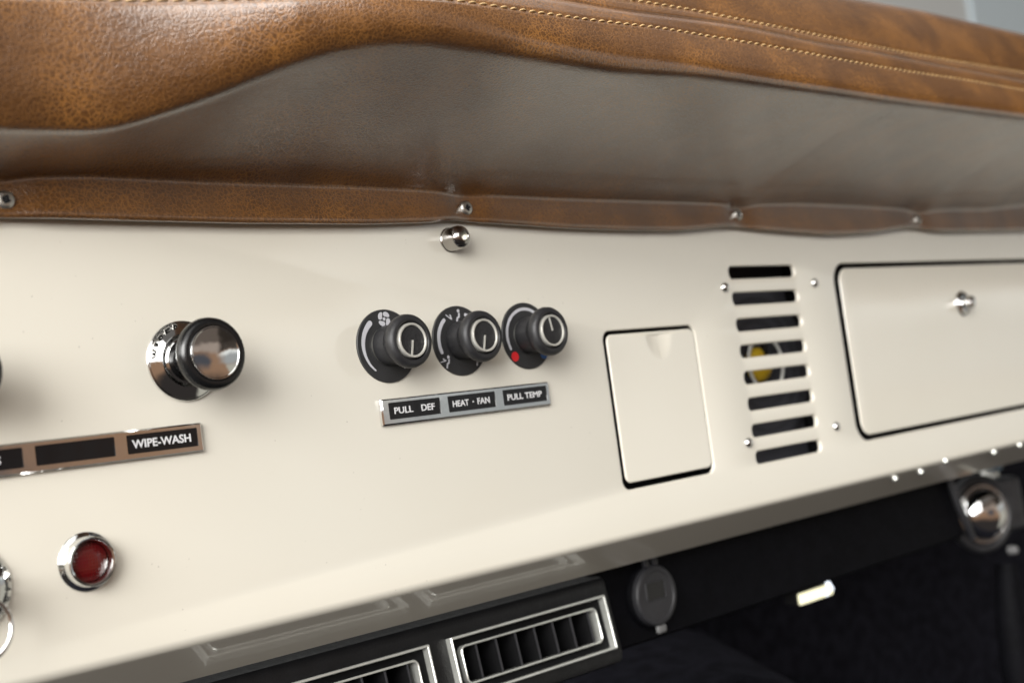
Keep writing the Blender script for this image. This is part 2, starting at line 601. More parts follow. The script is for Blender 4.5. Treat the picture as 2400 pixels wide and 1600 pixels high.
# ================================================================== THE SETTING
# pale workshop wall beyond the windscreen
wl = MB().box(-3000, 10650, 4600, 4700, -1500, 6200)
tag(wl.build('workshop_wall', M_WALL), 'pale grey wall out of focus beyond the top of the leather pad', 'wall')
wl = MB().box(10660, 17000, 4560, 4660, -1500, 6200)
tag(wl.build('workshop_door', M_WALLBLUE), 'pale bluish door panel at the top right corner, out of focus', 'door')
fl = MB().add([(-900, -250, -620), (2200, -250, -620), (2200, 700, -620), (-900, 700, -620)], [(0, 1, 2, 3)])
tag(fl.build('floor', M_CARPET), kind='structure')
fw = MB().box(-900, 2200, 420, 440, -619, 60)
tag(fw.build('firewall', M_CARPET), 'black carpeted firewall at the back of the dark footwell', 'firewall')
tn = MB()
sec = [(330, -618), (372, -430), (420, -352), (500, -318), (600, -318)]
vs = []
for k, (zz, yy) in enumerate(((0, 0), (1, 0))):
    pass
prof = [(-150, -618), (-120, -420), (-60, -350), (20, -322), (330, -318), (420, -350), (470, -420), (500, -618)]
vs = [(x, -60.0, z) for x, z in prof] + [(x + 330, 419.0, z + 10) for x, z in prof]
n_ = len(prof)
tn.add(vs, [(i, i + 1, n_ + i + 1, n_ + i) for i in range(n_ - 1)])
tn.add(vs[:n_], [tuple(range(n_))])
tag(tn.build('transmission_tunnel', M_CARPET), 'black carpeted tunnel hump on the footwell floor', 'tunnel')

# ================================================================== DASHBOARD
SL_X0, SL_X1 = 344.2, 433.6
slots = [(SL_X0, SL_X1, 37.9 - 20.83 * k - 4.9, 37.9 - 20.83 * k + 4.9, 4.0) for k in range(8)]
SMALL = (189.6, 291.0, -112.2, -0.9, 7.0)      # opening of the small compartment
GLOVE = (490.2, 884.0, -111.5, 43.0, 17.0)     # opening of the glovebox
dash = thing('dashboard', 'cream painted metal dashboard with a rolled lower edge and slotted speaker grille', 'dashboard', (0, 0, 0))
pm = MB()
holes = []
for h in slots + [SMALL, GLOVE]:
    fil = 1.5
    holes.append((h, fil))
outer = [(-420, -139), (1250, -139), (1250, 125), (-420, 125)]
pts = [Vector(p) for p in outer]
faces = [[0, 1, 2, 3]]
for (x0, x1, z0, z1, rr), fil in holes:
    lp = rrect(x0, x1, z0, z1, rr, fil)
    s0 = len(pts)
    pts += [Vector(p) for p in lp]
    faces.append(list(range(s0, len(pts))))
edges = []
for fc in faces:
    edges += [(fc[i], fc[(i + 1) % len(fc)]) for i in range(len(fc))]
res = delaunay_2d_cdt(pts, edges, [], 0, 1e-6)
hp = [rrect(x0, x1, z0, z1, rr, fil) for (x0, x1, z0, z1, rr), fil in holes]
keep = []
for q in res[2]:
    c = sum((res[0][i] for i in q), Vector((0, 0))) / len(q)
    if not any(inside((c.x, c.y), h) for h in hp):
        keep.append(tuple(q))
pm.add([(p.x, 0.0, p.y) for p in res[0]], keep)
for i, ((x0, x1, z0, z1, rr), fil) in enumerate(holes):
    depth = 3.2 if i < 8 else 2.2
    loops = []
    for k in range(5):
        a = math.radians(90 * k / 4)
        loops.append([(px, fil * (1 - math.cos(a)), pz) for px, pz in rrect(x0, x1, z0, z1, rr, fil * (1 - math.sin(a)))])
    loops.append([(px, depth, pz) for px, pz in rrect(x0, x1, z0, z1, rr, 0)])
    rings(pm, loops)
# rolled lower edge: bend, then a lip that runs in under the dash
lipp = [(0.0, -139.0), (0.0, -140.6)]
RB = 6.8
for k in range(1, 13):
    a = math.radians(60 * k / 12)
    lipp.append((RB * (1 - math.cos(a)), -140.6 - RB * math.sin(a)))
y_, z_ = lipp[-1]
for t in (6, 12, 18, 24, 30, 36, 42):
    lipp.append((y_ + t * 0.858, z_ - t * 0.535))
xs = np.linspace(-420, 1250, 70)
vs, fs = [], []
for k, (yy, zz) in enumerate(lipp):
    for x in xs:
        vs.append((x, yy, zz))
for k in range(len(lipp) - 1):
    for i in range(len(xs) - 1):
        a = k * len(xs) + i
        fs.append((a, a + 1, a + len(xs) + 1, a + len(xs)))
pm.add(vs, fs)
pm.build('face_panel', M_PAINT, dash, angle=40)

bk = MB()
bx = (-420, 905, 62, -165, 125)
bk.add([(-420, 62, -150), (1250, 62, -150), (1250, 62, 125), (-420, 62, 125), (-420, 4, 125), (1250, 4, 125), (1250, 14, -150), (-420, 14, -150)],
       [(0, 1, 2, 3), (3, 2, 5, 4), (0, 1, 6, 7), (1, 2, 5, 6)])
bk.build('gap_backing', M_VOID, dash, angle=None)  # dark box added behind the panel to stop light leaking through its gaps

# small compartment door with a thumb notch in its top edge
def notch(x, z):
    q = 1 - ((x - 247.5) / 15.5) ** 2 - ((z + 1.5) / 23.0) ** 2
    return 1.9 * (max(q, 0.0) ** (1.5 if x < 247.5 else 1.05))


cm = MB()
plate(cm, 192.9, 289.4, -107.8, -3.4, 5.5, 1.0, 1.1, 0.0, notch, 1.6)
cdoor = cm.build('compartment_door', M_PAINT, dash, angle=60)
tag(cdoor, 'small cream compartment door with a thumb notch')
gm = MB()
plate(gm, 499.0, 880.0, -107.2, 38.9, 12.5, 1.2, 1.3, 0.0)
gdoor = gm.build('glovebox_door', M_PAINT, dash, angle=40)
tag(gdoor, 'large cream glovebox door with a chrome lock knob')
lk = MB().lathe([(12.2, 0.0), (12.2, 1.4), (11.2, 2.8), (8.4, 3.6), (7.2, 2.4), (4.4, 2.4), (4.4, 3.0), (4.4, 5.0), (5.4, 6.0), (6.5, 7.6), (6.7, 9.6), (5.8, 11.8), (3.4, 13.0)], 48)
lk.build('lock_knob', M_CHROME, gdoor, loc=(707.0, -0.05, 0.4))
for i, (x, z) in enumerate(((335.0, 26.5), (458.9, 26.9), (336.1, -95.0), (458.9, -94.9))):
    sm = MB().lathe([(3.9, 0.0), (3.9, 0.5), (3.6, 1.4), (2.9, 2.3), (1.8, 2.9), (0.8, 3.15)], 32)
    sm.build('screw', M_STEEL if False else M_CHROME, dash, loc=(x, -0.02, z))
for x, yy, z, rr in ((549, 6.6, -150.0, 3.0), (593, 6.0, -149.6, 3.0), (631, 1.0, -144.4, 3.2), (731, 3.4, -147.6, 3.0), (785, 2.4, -146.6, 2.8)):  # bright beads standing in for reflections of chrome below the lip
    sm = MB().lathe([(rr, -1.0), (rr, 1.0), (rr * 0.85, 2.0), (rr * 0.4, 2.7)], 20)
    o = sm.build('lip_glint_bead', M_FRAME, dash, loc=(x, yy, z))
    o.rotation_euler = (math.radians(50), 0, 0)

# loudspeaker behind the slots
sp = thing('speaker', 'loudspeaker with a yellow centre cap behind the slotted grille', 'speaker', (417, 34, -35))
MB().lathe([(66, -6), (66, 0), (60, 1.0), (52, -1.0), (26, -5)], 64).build('cone', M_MESHCLOTH, sp)
rp = []
for k in range(13):
    a = PI * k / 12
    rp.append((23.6 - 1.7 * math.cos(a), 1.0 + 1.7 * math.sin(a)))
MB().lathe(rp, 64, close=False).build('surround_ring', M_WHITE, sp, loc=(3, 0, 0))
MB().lathe([(14.5, -4), (14.2, 1), (12.5, 3.5), (9, 5.5), (4, 6.5)], 48).build('centre_cap', M_YELLOW, sp, loc=(-4, 0, 0))
MB().box(-3.0, 2.2, -9.0, -5.0, 4.0, 14.0, 0.6).build('emblem', M_INLAY, sp, loc=(-1.0, 2.0, 3.0))
MB().add([(-90, 9, -95), (60, 9, -95), (60, 9, 95), (-90, 9, 95)], [(0, 1, 2, 3)]).build('backing_cloth', M_MESHCLOTH, sp, loc=(0, 0, 0))

# ================================================================== LEATHER PAD
pad = thing('dash_pad', 'tan leather crash pad with twin stitched seam along the top of the dashboard', 'dash pad', (0, 0, 0))


def poly(pts, xs_):
    p = np.array(pts, float)
    # smooth monotone-ish interpolation: linear, then blurred a little
    return np.interp(xs_, p[:, 0], p[:, 1])


UU = np.linspace(-330, 3000, 1400)


def blur(a, s):
    k = int(max(3, s * 3))
    w = np.exp(-0.5 * (np.arange(-k, k + 1) / s) ** 2)
    w /= w.sum()
    return np.convolve(np.pad(a, k, mode='edge'), w, 'valid')


def row(vpts, ypts, sv=4.0):
    v_ = blur(poly(vpts, UU), sv)
    y_ = blur(poly(ypts, UU), 45.0)
    P = back(UU, v_, y_)
    o = np.argsort(P[:, 0])
    return P[o]


XS = np.concatenate([np.arange(-300, 250, 1.6), np.arange(250, 905, 2.4), np.arange(905, 1240, 6.0)])


def on_x(P):
    return np.interp(XS, P[:, 0], P[:, 1]), np.interp(XS, P[:, 0], P[:, 2])


V_bot = [(-400, 500), (0, 500), (60, 501), (300, 508), (550, 514), (850, 516), (985, 512), (1050, 505), (1120, 513), (1300, 525), (1450, 530), (1568, 530), (1658, 521),
         (1690, 521), (1768, 530), (1901, 540), (2001, 536), (2085, 523), (2110, 523), (2151, 533), (2352, 530), (3000, 532)]
V_strip = [(-400, 408), (0, 412), (60, 405), (200, 403), (420, 414), (600, 421), (800, 427), (980, 436), (1050, 446), (1110, 447), (1300, 456), (1568, 464), (1660, 468),
           (1696, 480), (1735, 469), (1835, 467), (1968, 473), (2085, 481), (2112, 491), (2160, 481), (2268, 481), (2318, 474), (2352, 470), (3000, 462)]
V_fold = [(-400, 290), (0, 295), (200, 300), (260, 296), (325, 280), (425, 246), (500, 220), (600, 177), (700, 140), (800, 112), (900, 99), (1000, 101), (1176, 127),
          (1426, 165), (1626, 176), (1801, 200), (1926, 216), (2101, 241), (2352, 272), (3000, 360)]
V_st1 = [(-400, -30), (0, -22), (200, -14), (300, -9), (450, -9), (560, -9), (700, -12), (900, -14), (1050, -3), (1186, 17.5), (1291, 32.5), (1391, 46), (1516, 60), (1601, 76), (1726, 96),
         (1851, 119), (1951, 138), (2076, 160), (2201, 178), (2346, 204), (3000, 318)]
V_seam = [(-400, -75), (200, -60), (560, -52), (900, -60), (1100, -33), (1300, 1), (1426, 25), (1576, 42), (1676, 55), (1801, 82), (1876, 100), (1976, 114), (2076, 135), (2176, 155),
          (2352, 188), (3000, 305)]
V_st2 = [(-400, -110), (200, -95), (560, -88), (900, -92), (1200, -38), (1416, 0), (1496, 12.5), (1601, 30), (1676, 46), (1776, 65), (1876, 85), (1976, 105), (2076, 125), (2176, 143),
         (2352, 171), (3000, 292)]
V_top = [(-400, -230), (400, -225), (900, -215), (1400, -128), (1800, -42), (1996, 0), (2101, 18), (2176, 35), (2251, 53), (2352, 75), (3000, 225)]
Yc = lambda a: [(-400, a), (3000, a)]
Y_fold = [(-400, -50), (150, -51), (325, -57), (425, -66), (500, -77), (600, -92), (700, -104), (800, -113), (1000, -122), (1300, -130), (1600, -132), (2200, -132), (3000, -126)]


def yadd(d):
    return [(x, y + d) for x, y in Y_fold]


R_back = row(V_bot, Yc(-0.4), 6)
R_rim = row(V_bot, Yc(-8.8), 6)
R_strip = row(V_strip, Yc(-5.0), 6)


def img_v(X, Y, Z):
    q = (np.stack([X, Y, Z], -1) - CAMC) @ CAMR.T
    return (1200 + F_PX * q[:, 0] / q[:, 2]) / SC, (800 + F_PX * q[:, 1] / q[:, 2]) / SC


ys, zs = on_x(R_strip)
VF = blur(poly(V_fold, UU), 14)
# underside: a hollow curve that rises outwards, steep at the screws' strip and flatter towards the front
cy, cz = ys.copy(), zs.copy()
curve = [(cy.copy(), cz.copy())]
done = np.zeros(len(XS), bool)
yfold = cy.copy()
for step_ in range(170):
    el = np.arctan2(cz - CAMC[2], cy - CAMC[1])
    t_ = np.clip((-cy - 8) / 100.0, 0, 1)
    zt_ = np.interp(t_, [0, 0.05, 0.2, 1.0], [22, 40, 60, 18])
    be = np.arctan2(cz - zt_, -cy)
    sl_ = np.clip((be - el) / 2, 0.05, 0.6)
    cy = cy - 1.0
    cz = cz + np.tan(sl_)
    curve.append((cy.copy(), cz.copy()))
    u_, v_ = img_v(XS, cy, cz)
    hit = (v_ <= np.interp(u_, UU, VF)) & ~done
    yfold[hit] = cy[hit]
    done |= hit
yfold[~done] = cy[~done]
# even the fold out along the dash
kx = np.linspace(XS[0], XS[-1], 800)
yk = blur(np.interp(kx, XS, np.clip(yfold, -150, -48)), 32.0)


def fold_row(vpts, dy_, sv):
    v_ = blur(poly(vpts, UU), sv)
    y_ = np.full_like(UU, -90.0)
    for it in range(6):
        P = back(UU, v_, y_)
        y_ = 0.3 * y_ + 0.7 * (np.interp(P[:, 0], kx, yk) + (np.interp(P[:, 0], *dy_) if isinstance(dy_, tuple) else dy_))
    P = back(UU, v_, y_)
    return P[np.argsort(P[:, 0])]


R_fold = fold_row(V_fold, 0.0, 14)
R_st1 = fold_row(V_st1, ([-300, -110, 40, 180], [-16, -14, 2, 13]), 10)
R_seam = fold_row(V_seam, 24.0, 10)
R_st2 = fold_row(V_st2, 32.0, 10)
R_top = fold_row(V_top, 70.0, 14)
yb, zb = on_x(R_back)
yr, zr = on_x(R_rim)
ys, zs = on_x(R_strip)
yf, zf = on_x(R_fold)
y1, z1 = on_x(R_st1)
ym, zm = on_x(R_seam)
y2, z2 = on_x(R_st2)
yt, zt = on_x(R_top)
SCREWS = [-220.5, 73.0, 359.5, 638.5]
pin = sum(np.exp(-((XS - s_) / 13.0) ** 2) for s_ in SCREWS)
# profile stations: (y, z) columns, and number of steps to the next one
st = []
st.append((yb, zb + 0.5, 3))
st.append((yr + 1.0 + 2.0 * pin, zr - 0.2, 4))
st.append((yr - 1.0 + 2.5 * pin, zr + 2.4, 9))
st.append(((yr + ys) / 2 - 0.2 + 3.0 * pin, (zr + zs) / 2 + 1.0, 9))
st.append((ys + 2.5 * pin, zs, 6))
CY = np.array([c[0] for c in curve]); CZ = np.array([c[1] for c in curve])
def on_curve(t):
    """point at fraction t of the underside curve, fitted to strip and fold"""
    yy_ = ys + (yf - ys) * t
    o_ = np.empty_like(ys)
    for c_ in range(len(XS)):
        a_ = np.interp(-yy_[c_], -CY[:, c_], CZ[:, c_])
        e_ = np.interp(-yf[c_], -CY[:, c_], CZ[:, c_])
        o_[c_] = zs[c_] + (a_ - zs[c_]) * (zf[c_] - zs[c_]) / max(e_ - zs[c_], 1e-3)
    return yy_, o_
for t_, n_s in ((0.15, 6), (0.3, 8), (0.5, 8), (0.7, 8), (0.86, 6)):
    st.append((*on_curve(t_), n_s))
st.append((yf, zf, 10)); K_FOLD = len(st) - 1
# front roll between fold and first stitch line; it bellies out on the driver's side
bel = np.interp(XS, [-300, -60, 120, 300, 900], [3, 3.5, 4, 2.5, 2.0])
st.append((yf * 0.72 + y1 * 0.28 - bel, zf * 0.72 + z1 * 0.28, 10))
st.append((yf * 0.4 + y1 * 0.6 - bel * 0.9, zf * 0.4 + z1 * 0.6, 10))
st.append((y1, z1, 14)); K_ST1 = len(st) - 1
st.append((y1 * 0.55 + ym * 0.45 - 1.2, z1 * 0.5 + zm * 0.5 + 1.4, 14))
st.append((ym - 0.3, zm, 14)); K_SEAM = len(st) - 1
st.append((ym * 0.45 + y2 * 0.55 - 1.2, zm * 0.5 + z2 * 0.5 + 1.4, 14))
st.append((y2, z2, 10)); K_ST2 = len(st) - 1
st.append((y2 * 0.7 + yt * 0.3 - 2.5, z2 * 0.6 + zt * 0.4 + 1.0, 10))
st.append((y2 * 0.35 + yt * 0.65 - 1.0, z2 * 0.2 + zt * 0.8 + 0.5, 10))
st.append((yt, zt, 8))
st.append((yt + 30, zt + 6, 8))
st.append((yt + 110, zt + 2, 8))
st.append((np.full_like(yt, 260.0), zt - 40, 0))
PY, PZ, idx = [], [], []
for k in range(len(st)):
    idx.append(len(PY))
    if k == len(st) - 1:
        PY.append(st[k][0]); PZ.append(st[k][1])
        break
    nseg = st[k][2]
    for j in range(nseg):
        t = j / nseg
        PY.append(st[k][0] * (1 - t) + st[k + 1][0] * t)
        PZ.append(st[k][1] * (1 - t) + st[k + 1][1] * t)
PY = np.array(PY); PZ = np.array(PZ)
for it in range(15):
    for A in (PY, PZ):
        A[1:-1] = 0.25 * A[:-2] + 0.5 * A[1:-1] + 0.25 * A[2:]
    if it == 1:
        keepY, keepZ = PY.copy(), PZ.copy()
# the strip near the screws keeps its crisper edge
blend = np.zeros(len(PY)); blend[:idx[5]] = 1.0
PY = keepY * blend[:, None] + PY * (1 - blend[:, None])
PZ = keepZ * blend[:, None] + PZ * (1 - blend[:, None])
# soft hand-made unevenness
XX = np.broadcast_to(XS, PY.shape)
wob = (np.sin(XX / 57.0 + 1.1) * 0.7 + np.sin(XX / 23.0 + PZ / 31.0) * 0.35 + np.sin(XX / 91.0 - PZ / 17.0) * 0.5)
PY = PY + wob * np.clip((np.arange(len(PY)) - idx[4]) / 8, 0, 1)[:, None] * 0.22
# normals of each profile
TY = np.gradient(PY, axis=0); TZ = np.gradient(PZ, axis=0)
L_ = np.sqrt(TY ** 2 + TZ ** 2) + 1e-9
NY, NZ = -TZ / L_, TY / L_          # outward: towards -Y on a rising face
def dist_to(k):
    s_ = np.cumsum(np.sqrt(np.diff(PY, axis=0, prepend=PY[:1]) ** 2 + np.diff(PZ, axis=0, prepend=PZ[:1]) ** 2), axis=0)
    return s_ - s_[k][None, :]
for k, dep, wd in ((idx[K_SEAM], 5.0, 1.1), (idx[K_ST1], 0.9, 1.5), (idx[K_ST2], 0.9, 1.5)):
    g_ = np.exp(-(dist_to(k) / wd) ** 2) * dep
    PY = PY - NY * g_; PZ = PZ - NZ * g_
nr, nc = PY.shape
vs = np.stack([XX, PY, PZ], -1).reshape(-1, 3)
fs = [(r_ * nc + c_, r_ * nc + c_ + 1, (r_ + 1) * nc + c_ + 1, (r_ + 1) * nc + c_) for r_ in range(nr - 1) for c_ in range(nc - 1)]
cv = MB().add([tuple(v) for v in vs], fs)
cover = cv.build('leather_cover', M_LEATHER, pad, angle=None)

# two rows of stitching either side of the seam
def stitches(k, name):
    mb = MB()
    P = np.stack([XS, PY[k], PZ[k]], -1)
    N = np.stack([0 * XS, NY[k], NZ[k]], -1)
    s_ = np.concatenate([[0], np.cumsum(np.linalg.norm(np.diff(P, axis=0), axis=1))])
    pos = 0.0
    while pos < s_[-1] - 8:
        ln = 5.2 + rng.uniform(-0.35, 0.35)
        seg = []
        for j in range(6):
            q = pos + ln * j / 5
            p = np.array([np.interp(q, s_, P[:, c]) for c in range(3)])
            nn = np.array([0, np.interp(q, s_, N[:, 1]), np.interp(q, s_, N[:, 2])])
            up = np.array([0, -nn[2], nn[1]])
            arch = math.sin(PI * j / 5)
            seg.append(p + nn * (0.15 + 0.65 * arch) + up * ((j / 5 - 0.5) * -0.7))
        mb.tube(seg, [0.28, 0.46, 0.52, 0.52, 0.46, 0.28], 7)
        pos += ln + 1.8
    return mb.build(name, M_THREAD, pad, angle=60)


stitches(idx[K_ST1], 'stitching')
stitches(idx[K_ST2], 'stitching')

# pan-head screws along the lower edge of the pad
def cross_screw(name, parent, loc, rad, tilt=0.0):
    mb = MB().lathe([(rad, -3.0), (rad, 0.3), (rad * 0.96, 0.9), (rad * 0.82, 1.5), (rad * 0.6, 1.8), (rad * 0.42, 1.85), (rad * 0.30, 0.9), (rad * 0.1, 0.5)], 36)
    o = mb.build(name, M_STEEL, parent, loc=loc)
    cr = MB().box(-rad * 0.48, rad * 0.48, -1.95, -1.0, -rad * 0.12, rad * 0.12).box(-rad * 0.12, rad * 0.12, -1.96, -1.0, -rad * 0.48, rad * 0.48)
    c = cr.build('cross_recess', M_VOID, o)
    c.rotation_euler = (0, tilt, 0)
    return o


for i, (x, z) in enumerate(((-220.5, 82.6), (73.0, 83.6), (359.3, 83.0), (638.3, 82.0))):
    j = int(np.argmin(abs(XS - x)))
    kk = int(np.argmin(abs(PZ[:idx[4], j] - z)))
    cross_screw('screw', pad, (x, PY[kk, j] - 1.3, z), 4.7, 0.4 + i)

# ================================================================== CONTROLS
# chrome stud under the middle screw
sd = thing('mirror_stud', 'small polished chrome stud with hex socket just under the pad', 'stud', (60.5, -0.02, 64.0))
MB().lathe([(7.9, 0), (7.9, 1.0), (7.5, 1.4), (7.4, 10.4), (7.1, 11.6), (6.3, 12.8), (5.2, 13.8), (4.2, 14.4), (3.4, 14.7), (3.1, 14.75), (2.9, 14.5)], 64, close=False).build('body', M_STUD, sd)
hx = MB()
lo_, hi_ = [], []
for i in range(6):
    a = PI / 3 * i + 0.3
    lo_.append((2.9 * math.cos(a), -12.2, 2.9 * math.sin(a)))
    hi_.append((2.95 * math.cos(a), -14.5, 2.95 * math.sin(a)))
hx.add(lo_ + hi_, [(i, (i + 1) % 6, 6 + (i + 1) % 6, 6 + i) for i in range(6)] + [tuple(range(6))])
hx.build('hex_socket', M_STEEL, sd, angle=20)


# the three heater knobs
def arc_band(mb, r0, r1, a0, a1, w0=1.0, w1=1.0, y0=-1.2, y1=-1.32, n=40):
    """printed band between radii around the knob; width tapers from w0 to w1; degrees, clockwise from the top"""
    rm, hw = (r0 + r1) / 2, (r1 - r0) / 2
    o_, i_ = [], []
    for k in range(n + 1):
        t = k / n
        a = math.radians(90 - (a0 + (a1 - a0) * t))
        h = hw * (w0 + (w1 - w0) * t)
        o_.append(((rm + h) * math.cos(a), (rm + h) * math.sin(a)))
        i_.append(((rm - h) * math.cos(a), (rm - h) * math.sin(a)))
    def cap(t, sgn):
        a = math.radians(90 - (a0 + (a1 - a0) * t))
        h = hw * (w0 + (w1 - w0) * t)
        dirn = -1 if (a1 > a0) else 1
        out = []
        for k in range(1, 6):
            b_ = PI * k / 6
            rr = rm + h * math.cos(b_) * sgn
            off = h * math.sin(b_) / rm * (1 if sgn > 0 else -1) * dirn
            out.append((rr * math.cos(a + off), rr * math.sin(a + off)))
        return out
    ring_ = o_ + cap(1.0, 1) + i_[::-1] + cap(0.0, -1)
    mb.flat(ring_, y0, y1)


def person(mb, x, z, s, y0=-1.2, y1=-1.32):
    """little seated figure with an arrow, as printed on the disc"""
    c = [(x + s * 0.75 * math.cos(2 * PI * k / 20), z + s * 2.6 + s * 0.75 * math.sin(2 * PI * k / 20)) for k in range(20)]
    mb.flat(c, y0, y1)
    mb.flat([(x - s * 0.15, z + s * 1.55), (x + s * 0.75, z + s * 1.75), (x + s * 0.35, z - s * 0.3), (x - s * 0.65, z - s * 0.75), (x - s * 1.1, z - s * 2.6), (x - s * 2.0, z - s * 2.4), (x - s * 1.25, z - s * 0.1), (x - s * 0.35, z + s * 0.15)], y0, y1)


def arrow(mb, x, z, s, ang, y0=-1.2, y1=-1.32):
    pts_ = [(-2.2, -0.22), (0.4, -0.22), (-0.5, 0.9), (0.1, 1.0), (1.7, -0.35), (1.3, -0.62), (-2.2, -0.62)]
    ca, sa = math.cos(ang), math.sin(ang)
    mb.flat([(x + s * (px * ca - pz * sa), z + s * (px * sa + pz * ca)) for px, pz in pts_][::-1], y0, y1)


def heater_knob(x, pull, ptr, label):
    t = thing('heater_knob', label, 'knob', (x, -0.02, 0), 'black heater control knobs')
    MB().lathe([(22.0, 0.0), (22.0, 0.9), (21.7, 1.2), (14.0, 1.2), (12.0, 1.2)], 96).build('dial_disc', M_DISC, t)
    kn = thing('knob', None, None)
    bpy.data.objects.remove(kn)
    prof_ = [(11.9, 1.6), (12.1, 2.2), (12.05, 5), (11.9, 9), (11.75, 11.5)]
    MB().lathe(prof_, 96).build('stem', M_BLACKPL, t, loc=(0, -pull, 0))
    # knurled neck and rounded grip
    kp = [(11.7, 11.3), (12.2, 12.0), (13.0, 14.6), (14.2, 16.6)]
    MB().lathe(kp, 108, close=False, knurl=(1, 2, 0.55)).build('knurled_neck', M_BLACKPL, t, loc=(0, -pull, 0), angle=20)
    gp = [(14.0, 16.4), (15.2, 17.6), (15.8, 19.2), (15.95, 20.8), (15.6, 22.6), (14.7, 24.0), (13.4, 24.7), (12.2, 24.6), (11.5, 23.9), (11.2, 22.0), (9.0, 21.8)]
    MB().lathe(gp, 96).build('grip', M_BLACKPL, t, loc=(0, -pull, 0))
    rp_ = [(10.3, 21.9), (10.3, 25.0), (10.1, 25.35), (9.6, 25.5), (9.1, 25.4), (8.8, 25.1), (8.8, 23.6)]
    MB().lathe(rp_, 80, close=False).build('trim_ring', M_SILVER, t, loc=(0, -pull, 0))
    MB().lathe([(9.09, 22.0), (9.09, 24.4), (6.0, 24.55)], 64).build('cap', M_CAP, t, loc=(0, -pull, 0))
    a = math.radians(ptr)
    px, pz = math.sin(a), math.cos(a)
    w = 0.5
    q = [(-w * pz, w * px), (w * pz, -w * px), (9.15 * px + w * pz, 9.15 * pz - w * px), (9.15 * px - w * pz, 9.15 * pz + w * px)]
    pb = MB()
    pb.flat([(q[0][0], q[0][1]), (q[3][0], q[3][1]), (q[2][0], q[2][1]), (q[1][0], q[1][1])], -24.3, -25.1)
    pb.build('pointer', M_SILVER, t, loc=(0, -pull, 0))
    if pull > 0.5:
        MB().lathe([(11.6, 1.0), (11.6, 1.6 + pull)], 64, close=False).build('collar', M_STEEL, t)
    return t


M_CAP = leather('black_grained_cap', (0.010, 0.010, 0.011), (0.022, 0.022, 0.024), (0.007, 0.007, 0.008), cell=650.0, rough=0.3, ior=1.5, coat=0.0)
k1 = heater_knob(0.0, 0.9, 193, 'black heater knob beside a printed fan symbol, leftmost of three')
mb = MB()
arc_band(mb, 16.0, 19.4, -38, -142, 1.0, 0.28)
arc_band(mb, 16.0, 19.4, 38, 142, 1.0, 0.28)
for q in range(4):
    a0 = PI / 2 * q + 0.25
    bl = []
    for rr, da in ((1.55, 0.95), (2.2, 0.35), (3.2, 0.05), (4.2, 0.02), (4.75, 0.25), (4.85, 0.62), (4.6, 0.98), (4.1, 1.28), (3.3, 1.42), (2.5, 1.46), (1.9, 1.34)):
        bl.append((rr * math.cos(a0 + da), 16.2 + rr * math.sin(a0 + da)))
    mb.flat(bl, -1.2, -1.32)
mb.flat([(1.0 * math.cos(2 * PI * k / 20), 16.2 + 1.0 * math.sin(2 * PI * k / 20)) for k in range(20)], -1.2, -1.32)
mb.build('printed_scale', M_PRINT, k1)
k2 = heater_knob(57.4, 0.0, 195, 'black heater knob beside printed seated figures, in the middle of three')
mb = MB()
arc_band(mb, 16.2, 18.6, -40, -112)
arc_band(mb, 16.2, 18.6, 24, 112)
person(mb, 1.4, 15.0, 1.45)
arrow(mb, -6.2, 15.3, 1.5, math.radians(-35))
person(mb, -11.6, -13.2, 1.35)
arrow(mb, -15.6, -11.6, 1.3, math.radians(8))
person(mb, 13.2, -13.2, 1.35)
mb.build('printed_scale', M_PRINT, k2)
k3 = heater_knob(115.5, 0.6, -11, 'black heater knob with red and blue dots, rightmost of three')
mb = MB()
arc_band(mb, 16.6, 18.9, -116, 116, 0.85, 0.85, n=90)
mb.build('printed_scale', M_PRINT, k3)
for nm, sx_, mm_ in (('red_dot', -1, M_RED), ('blue_dot', 1, M_BLUE)):
    MB().flat([(sx_ * 13.2 + 3.2 * math.cos(2 * PI * k / 32), -13.0 + 3.2 * math.sin(2 * PI * k / 32)) for k in range(32)], -1.2, -1.33).build(nm, mm_, k3)


